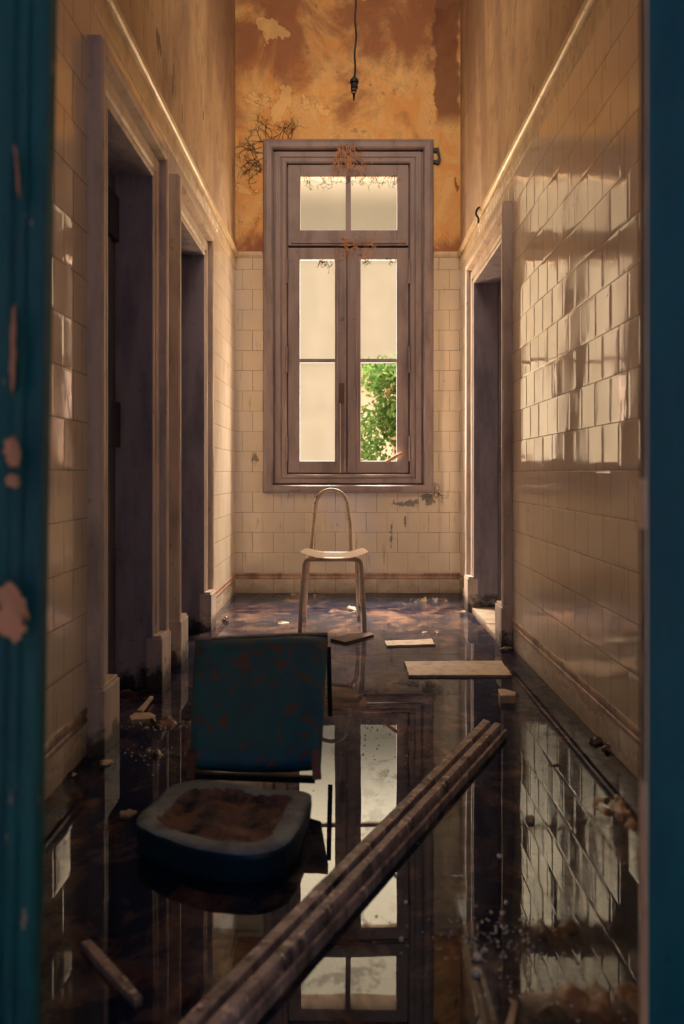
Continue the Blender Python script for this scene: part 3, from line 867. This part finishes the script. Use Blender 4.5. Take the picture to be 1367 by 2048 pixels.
# ------------------------------------------------------------------ far metal chair
ch = empty('bare_frame_chair', (-.08, 4.4, 0)); tag(ch, 'bare steel tube chair with curved plywood seat standing below window', 'chair')
def round_u(a, b, r_, n=8):
    """inverted U: a, b foot points (x,z) bottom; list (x,y,z)"""
    pass
def leg_frame(yf, yt, xf0, xf1, xt0, xt1, zt, r_):
    pts = [(xf0, yf, -.03), (xf0*.4+xt0*.6, yf*.4+yt*.6, zt*.6)]
    for k in range(7):
        a = math.pi - k*math.pi/12; pts.append((xt0 + r_ + r_*math.cos(a), yt, zt - r_ + r_*math.sin(a)))
    for k in range(7):
        a = math.pi/2 - k*math.pi/12; pts.append((xt1 - r_ + r_*math.cos(a), yt, zt - r_ + r_*math.sin(a)))
    pts += [(xf1*.4+xt1*.6, yf*.4+yt*.6, zt*.6), (xf1, yf, -.03)]
    bm = bmesh.new(); tube(bm, pts, .0125, 12); return bm
obj('leg_frame', leg_frame(4.225, 4.26, -.255, .106, -.232, .086, .392, .035), 'tube', ch, smooth=True)
obj('leg_frame', leg_frame(4.66, 4.56, -.252, .080, -.225, .066, .392, .06), 'tube', ch, smooth=True)
# back hoop
hb = []
bx0, bx1, yb_ = at(621, 4.56, 1103).x, at(701, 4.56, 1103).x, 4.56
zt_ = .775; r_ = .098
cxm = at(662, 4.68, 1000).x
hb = [(bx0, yb_-.03, .385), (bx0+.001, yb_, .41), (cxm-.108, 4.62, .56), (cxm-r_, 4.66, .67)]
for k in range(0, 13):
    a = math.pi - k*math.pi/12; hb.append((cxm + r_*math.cos(a), 4.67 + .01*math.sin(a), .675 + .095*math.sin(a)))
hb += [(cxm+r_, 4.66, .67), (cxm+.112, 4.62, .56), (bx1-.001, yb_, .41), (bx1, yb_-.03, .385)]
bm = bmesh.new(); tube(bm, catmull(hb, 3), .0125, 12); bh = obj('back_hoop', bm, 'tube', ch, smooth=True)
for sx in (-1, 1):
    for z in (.69, .66):
        bm = bmesh.new(); bmesh.ops.create_icosphere(bm, subdivisions=1, radius=.0045, matrix=Matrix.Translation((cxm + sx*.098, 4.647, z)))
        obj('rivet', bm, 'black', bh)
# seat: saddle curved ply
bm = bmesh.new()
sx0, sx1 = at(597, 4.2, 1105).x, at(738, 4.2, 1103).x
g = []
for i in range(25):
    r_l = []
    for j in range(15):
        u, v = i/24, j/14
        w_ = 1 - .10*v - .06*(2*abs(v-.5))**6
        x = (sx0+sx1)/2 + (u-.5)*(sx1-sx0)*w_
        y = 4.19 + .37*v + .03*abs(2*u-1)**4*(1 if v < .5 else -1)
        z = .402 + .032*(2*u-1)**2 - .004*v + .006*math.sin(6*u)*0
        r_l.append(bm.verts.new((x, y, z)))
    g.append(r_l)
for i in range(24):
    for j in range(14): bm.faces.new((g[i][j], g[i+1][j], g[i+1][j+1], g[i][j+1]))
bmesh.ops.solidify(bm, geom=bm.faces[:], thickness=.010)
obj('seat', bm, 'plywood', ch, smooth=False)

# ------------------------------------------------------------------ boards and scraps
def slab(name, pts, zt, t, m, label, cat, bev=.002, jag=0.0, seedn=0):
    """pts: pixel outline lying at height zt"""
    P = [ground(px, py, zt) for px, py in pts]
    if jag:
        rr = random.Random(seedn); Q = []
        for i in range(len(P)):
            a, b = P[i], P[(i+1) % len(P)]
            n_ = max(1, int((b-a).length/.03))
            for k in range(n_):
                Q.append(a.lerp(b, k/n_) + Vector((rr.uniform(-jag, jag), rr.uniform(-jag, jag), 0)))
        P = Q
    bm = bmesh.new(); prism(bm, P, (0, 0, -t))
    return tag(obj(name, bm, m, bevel=bev), label, cat)
slab('board', [(808, 1322), (1003, 1321), (1023, 1350), (817, 1350)], .010, .016, 'wood_grey', 'wide pale board lying flat in water near right wall', 'board', jag=.003, seedn=1)
slab('board', [(767, 1281), (830, 1279), (862, 1277), (870, 1288), (800, 1290), (772, 1291)], .010, .016, 'wood_grey', 'small pale board fragment right of bare frame chair', 'board', jag=.003, seedn=2)
# dark board tilted at chair foot
bm = bmesh.new()
P = [at(660, 3.98, 1277), at(690, 3.90, 1284), at(747, 4.08, 1269), at(742, 4.13, 1264), at(700, 4.12, 1267)]
prism(bm, P, (0, 0, -.016)); tag(obj('board', bm, 'wood_dark', bevel=.002), 'dark wet board by the feet of bare frame chair', 'board')
# brick-like chunk
P = [ground(995, 1377, .03), ground(1010, 1377, .03), ground(1032, 1384, .03), ground(1030, 1391, .03), ground(1000, 1391, .03)]
bm = bmesh.new(); prism(bm, P, (0, 0, -.055)); tag(obj('masonry_chunk', bm, 'stone', bevel=.004), 'grey masonry chunk in water beside right wall below wide board', 'rubble')
# long grooved plank (fallen architrave)
A0 = ground(965, 1440, .035); A1 = ground(1013, 1456, .028)
B0 = ground(318, 2085, .035); B1 = ground(446, 2085, .028)
pk = empty('fallen_plank', (A0+B1)/2); tag(pk, 'long grooved door casing plank lying diagonally across the foreground', 'plank')
prof = [(0, -.03), (0, 0), (.04, .004), (.30, .004), (.32, -.004), (.34, -.022), (.47, -.022), (.49, .000), (.52, .008), (.74, .008), (.78, .000), (.80, -.018), (.90, -.018), (.93, -.004), (1.0, -.006), (1.0, -.032)]
bm = bmesh.new(); NS = 60; rings = []
for k in range(NS+1):
    t = k/NS
    a = A0.lerp(B0, t); b = A1.lerp(B1, t)
    r_l = []
    for u, h in prof:
        p = a.lerp(b, u); p = p + Vector((0, 0, h + (a.z*0)))
        p.x += .0012*noise.noise(Vector((t*30, u*9, 1))); p.z += .0015*noise.noise(Vector((t*40, u*9, 5)))
        if k == 0: p.y += .012*noise.noise(Vector((u*14, 0, 3)))
        r_l.append(bm.verts.new(p))
    rings.append(r_l)
n_ = len(prof)
for k in range(NS):
    for j in range(n_): bm.faces.new((rings[k][j], rings[k][(j+1) % n_], rings[k+1][(j+1) % n_], rings[k+1][j]))
bm.faces.new(rings[0]); bm.faces.new(rings[-1][::-1])
obj('moulded_board', bm, 'plank', pk)
# short lath bottom left
slab('lath', [(160, 1884), (181, 1876), (286, 1992), (268, 2002)], .012, .02, 'plank', 'short dark lath lying at lower left foreground', 'wood', jag=.0015)
# sticks & chips on the left
slab('plaster_chip', [(258, 1432), (268, 1425), (300, 1424), (312, 1430), (300, 1437), (262, 1439)], .016, .03, 'stone', 'pale flat plaster chip left of the green chair', 'rubble', .003)
def stick(name, a, b, r_, m, label, cat='wood', z=.012):
    bm = bmesh.new()
    pa, pb = ground(*a, z), ground(*b, z)
    d = (pb-pa).normalized(); s = d.cross(Vector((0, 0, 1)))*r_
    prism(bm, [pa-s, pb-s*.7, pb+s*.7, pa+s], (0, 0, -r_*1.3))
    return tag(obj(name, bm, m, bevel=.001), label, cat)
stick('splinter', (279, 1421), (303, 1392), .009, 'stone', 'pale wood splinter behind flat plaster chip at left', z=.02)
stick('splinter', (308, 1368), (333, 1353), .006, 'stone', 'thin white splinter by plinth of first left doorway', z=.015)
def lump(name, px, py, w_, h_, hgt, m, label, cat='rubble', seedn=0, z=0, group=None):
    g = ground(px, py, z)
    bm = bmesh.new(); bmesh.ops.create_icosphere(bm, subdivisions=3, radius=1)
    for v in bm.verts:
        n = 1 + .45*noise.noise(v.co*1.3 + Vector((seedn*7.1, 0, 0))) + .2*noise.noise(v.co*3.1 + Vector((seedn*3.3, 5, 0)))
        v.co = Vector((v.co.x*w_/2*n, v.co.y*h_/2*n, v.co.z*hgt*n)) + g
    o = obj(name, bm, m, smooth=False); return tag(o, label, cat, group)
lump('rubble_lump', 451, 1242, .045, .05, .022, 'mud', 'dark lump in water beside left wall under window', seedn=1)
lump('plaster_flake', 567, 1246, .07, .05, .007, 'stone', 'pale flake on water left of bare frame chair legs', seedn=2)
lump('rubble_lump', 703, 1219, .055, .08, .022, 'stone', 'pale crumpled lump behind bare frame chair legs', seedn=3)
lump('plaster_flake', 849, 1266, .03, .03, .010, 'stone', 'tiny pale flake left of its twin above small board', seedn=4)
lump('plaster_flake', 873, 1266, .032, .03, .012, 'stone', 'tiny pale flake right of its twin above small board', seedn=5)
lump('plaster_flake', 1013, 1297, .06, .04, .010, 'stone', 'pale flake at near plinth of right doorway', seedn=6)
lump('rubble_lump', 1191, 1484, .05, .04, .018, 'mud', 'black lump in water at right wall, further from camera', seedn=7)
lump('rubble_lump', 1216, 1499, .035, .03, .020, 'mud', 'small black lump against right wall, nearer to camera', seedn=8)
lump('plaster_flake', 1113, 1531, .045, .012, .004, 'mud', 'thin dark sliver floating in window reflection by right wall', seedn=9)
lump('plaster_flake', 255, 1629, .04, .03, .012, 'stone', 'pale flake left of torn green seat cushion', seedn=10)
lump('plaster_flake', 213, 1526, .04, .05, .008, 'stone', 'pale flake by plinth of first left doorway casing', seedn=11)
stick('splinter', (1018, 2047), (1030, 2000), .006, 'stone', 'thin pale splinter at bottom edge of photo', z=.008)
lump('rubble_lump', 1060, 1641, .022, .022, .014, 'stone', 'small round pebble in lower right reflection', seedn=12)

# ------------------------------------------------------------------ bubbles and specks on the water
rr = random.Random(21)
def bubble(px, py, r_, label, group):
    bm = bmesh.new(); bmesh.ops.create_icosphere(bm, subdivisions=2, radius=r_, matrix=Matrix.Translation(ground(px, py) + Vector((0, 0, r_*.3))))
    return tag(obj('bubble', bm, 'bubble', smooth=True), label, 'bubble', group)
for px, py, r_, lb in ((954, 1917, .0080, 'largest pale bubble at lower right, upper of the pair'), (952, 1949, .0085, 'largest pale bubble at lower right, lower of the pair'),
                   (968, 1902, .0055, 'pale bubble just above the largest pair'), (998, 1714, .0060, 'single pale bubble midway along thin light reflection'),
                   (811, 1806, .0045, 'lone bubble right of upper casement reflection'), (791, 1752, .0040, 'bubble at right edge of casement reflection'),
                   (802, 1880, .0045, 'bubble between the reflections of casement and transom'), (1011, 1807, .0045, 'bubble left of mud bank in lower right reflection')):
    bubble(px, py, r_, lb, 'bubbles on the water')
bm = bmesh.new()
def spk(cx, cy, sx, sy, n, r0, r1):
    for _ in range(n):
        px, py = rr.gauss(cx, sx), rr.gauss(cy, sy)
        if py < 1200: continue
        g = ground(px, py)
        if not (XL+.02 < g.x < XR-.02): continue
        r_ = rr.uniform(r0, r1)
        bmesh.ops.create_icosphere(bm, subdivisions=1, radius=r_, matrix=Matrix.Translation(g + Vector((0, 0, r_*.2))))
spk(705, 1462, 30, 22, 60, .0016, .0035); spk(750, 1440, 25, 6, 25, .0016, .0035); spk(820, 1480, 60, 50, 25, .0015, .003)
spk(900, 1380, 70, 40, 30, .0015, .0035); spk(1010, 1870, 50, 25, 90, .0015, .0038); spk(900, 1880, 70, 25, 30, .0015, .003)
spk(290, 1450, 50, 8, 60, .002, .005); spk(320, 1510, 40, 14, 40, .002, .004); spk(900, 1560, 150, 120, 40, .0012, .0025); spk(1100, 1960, 90, 40, 60, .0015, .003)
tag(obj('foam_specks', bm, 'bubble', smooth=True), 'countless tiny foam specks scattered over the flooded floor', 'foam', kind='stuff')

# ------------------------------------------------------------------ torn green chair
gc = empty('torn_green_chair', (-.28, 1.9, 0)); tag(gc, 'torn teal upholstered chair without legs, sunk in foreground water', 'chair')
# backrest: slightly bowed pad leaning back
tl, tr2 = at(390, 2.385, 1281), at(655, 2.385, 1269)
bl, br_ = at(378, 2.06, 1528), at(640, 2.06, 1530)
bm = bmesh.new(); NI, NJ = 28, 22; g = []
nrm = (tr2-tl).cross(bl-tl).normalized()
if nrm.y > 0: nrm = -nrm
def pad(side):
    G = []
    for i in range(NI+1):
        r_l = []
        for j in range(NJ+1):
            u, v = i/NI, j/NJ
            p = (tl.lerp(tr2, u)).lerp(bl.lerp(br_, u), v)
            p += Vector((0, 0, .016*(1-(2*u-1)**2)*(1-v)**2))
            bow = -.020*(1-(2*u-1)**2)
            e = min(1, min(u, 1-u)*9) * min(1, min(v, 1-v)*9)
            e = math.sqrt(max(0, 1-(1-e)**2))
            h = bow + (.018*e if side > 0 else -.022 - .010*e)
            h += .002*noise.noise(Vector((u*6, v*6, 4)))
            r_l.append(bm.verts.new(p + nrm*h))
        G.append(r_l)
    for i in range(NI):
        for j in range(NJ): bm.faces.new((G[i][j], G[i+1][j], G[i+1][j+1], G[i][j+1]))
    return G
ga, gb = pad(1), pad(-1)
def rim(G): return [G[i][0] for i in range(NI)] + [G[NI][j] for j in range(NJ)] + [G[i][NJ] for i in range(NI, 0, -1)] + [G[0][j] for j in range(NJ, 0, -1)]
ra, rb = rim(ga), rim(gb)
for i in range(len(ra)): bm.faces.new((ra[i], ra[(i+1) % len(ra)], rb[(i+1) % len(ra)], rb[i]))
bk = obj('backrest', bm, 'vinyl', gc, smooth=True)
# worn piping along the top edge
bm = bmesh.new(); pts = []
for i in range(NI+1):
    u = i/NI; p = tl.lerp(tr2, u) + Vector((0, 0, .016*(1-(2*u-1)**2) + .002)) + nrm*(-.020*(1-(2*u-1)**2))
    pts.append(p)
tube(bm, pts, .005, 8); o = obj('edge_piping', bm, 'wood_grey', bk, smooth=True)
# seat cushion
outl = [(345, 1566), (400, 1556), (480, 1566), (550, 1577), (618, 1583), (614, 1615), (596, 1655), (566, 1688), (520, 1702), (470, 1703), (400, 1694), (340, 1676), (296, 1657), (272, 1638), (300, 1606)]
P = [ground(px, py, .07) for px, py in outl]
P = catmull(P + [P[0]], 8)[:-1]
c = sum(P, Vector())/len(P)
bm = bmesh.new(); NR = 22; rings = []
for k in range(NR+1):
    t = k/NR; ring = []
    for i, p in enumerate(P):
        v = c.lerp(p, t)
        ang = i/len(P)
        edge = .74 + .10*noise.noise(Vector((p.x*9, p.y*9, 0)))
        h = 0
        s_ = min(1, max(0, (edge - t)/.10)); s_ = s_*s_*(3-2*s_)
        h = s_*(-.016 + .014*noise.noise(Vector((v.x*16, v.y*16, 2))) + .006*noise.noise(Vector((v.x*45, v.y*45, 7))))
        h += .004*noise.noise(Vector((v.x*20, v.y*20, 4)))
        if t > .96: h -= .005*((t-.96)/.04)**2
        v = v + Vector((0, 0, h)); ring.append(bm.verts.new(v))
    rings.append(ring)
n_ = len(P)
mats = []
for k in range(NR):
    for i in range(n_):
        f = bm.faces.new((rings[k][i], rings[k][(i+1) % n_], rings[k+1][(i+1) % n_], rings[k+1][i]))
        p = P[i]; edge = .74 + .10*noise.noise(Vector((p.x*9, p.y*9, 0)))
        f.material_index = 1 if (k+.5)/NR < edge else 0
low_ = []
for s_, dz_ in ((1.0, -.020), (.985, -.05), (.93, -.10)):
    low_.append([bm.verts.new(c.lerp(p, s_) + Vector((.003*noise.noise(p*40), 0, dz_))) for p in P])
prev = rings[-1]
for L_ in low_:
    for i in range(n_): bm.faces.new((prev[i], L_[i], L_[(i+1) % n_], prev[(i+1) % n_])).material_index = 2
    prev = L_
bm.faces.new(prev)
bmesh.ops.remove_doubles(bm, verts=bm.verts[:], dist=1e-5)
st_ = obj('seat_cushion', bm, 'foam', gc, smooth=True); st_.data.materials.append(M['foam_pit']); st_.data.materials.append(M['dark_side'])
# rusty frame joining seat and back
def bar(name, a, b, w_, t, m):
    bm = bmesh.new(); a, b = Vector(a), Vector(b); d = (b-a).normalized()
    s = d.cross(Vector((0, 1, .4))).normalized()*w_/2; n2 = d.cross(s).normalized()*t
    prism(bm, [a-s, b-s, b+s, a+s], n2); return obj(name, bm, m, gc, bevel=.0015)
bar('side_bracket', at(631, 1.98, 1500), at(634, 1.94, 1560), .022, .006, 'rust')
bar('side_bracket', at(385, 2.0, 1500), at(382, 1.95, 1560), .022, .006, 'rust')
bar('rear_strut', at(657, 2.40, 1290), at(660, 2.42, 1428), .014, .02, 'black')
bar('cross_rail', at(390, 2.02, 1548), at(630, 2.02, 1556), .02, .01, 'black')
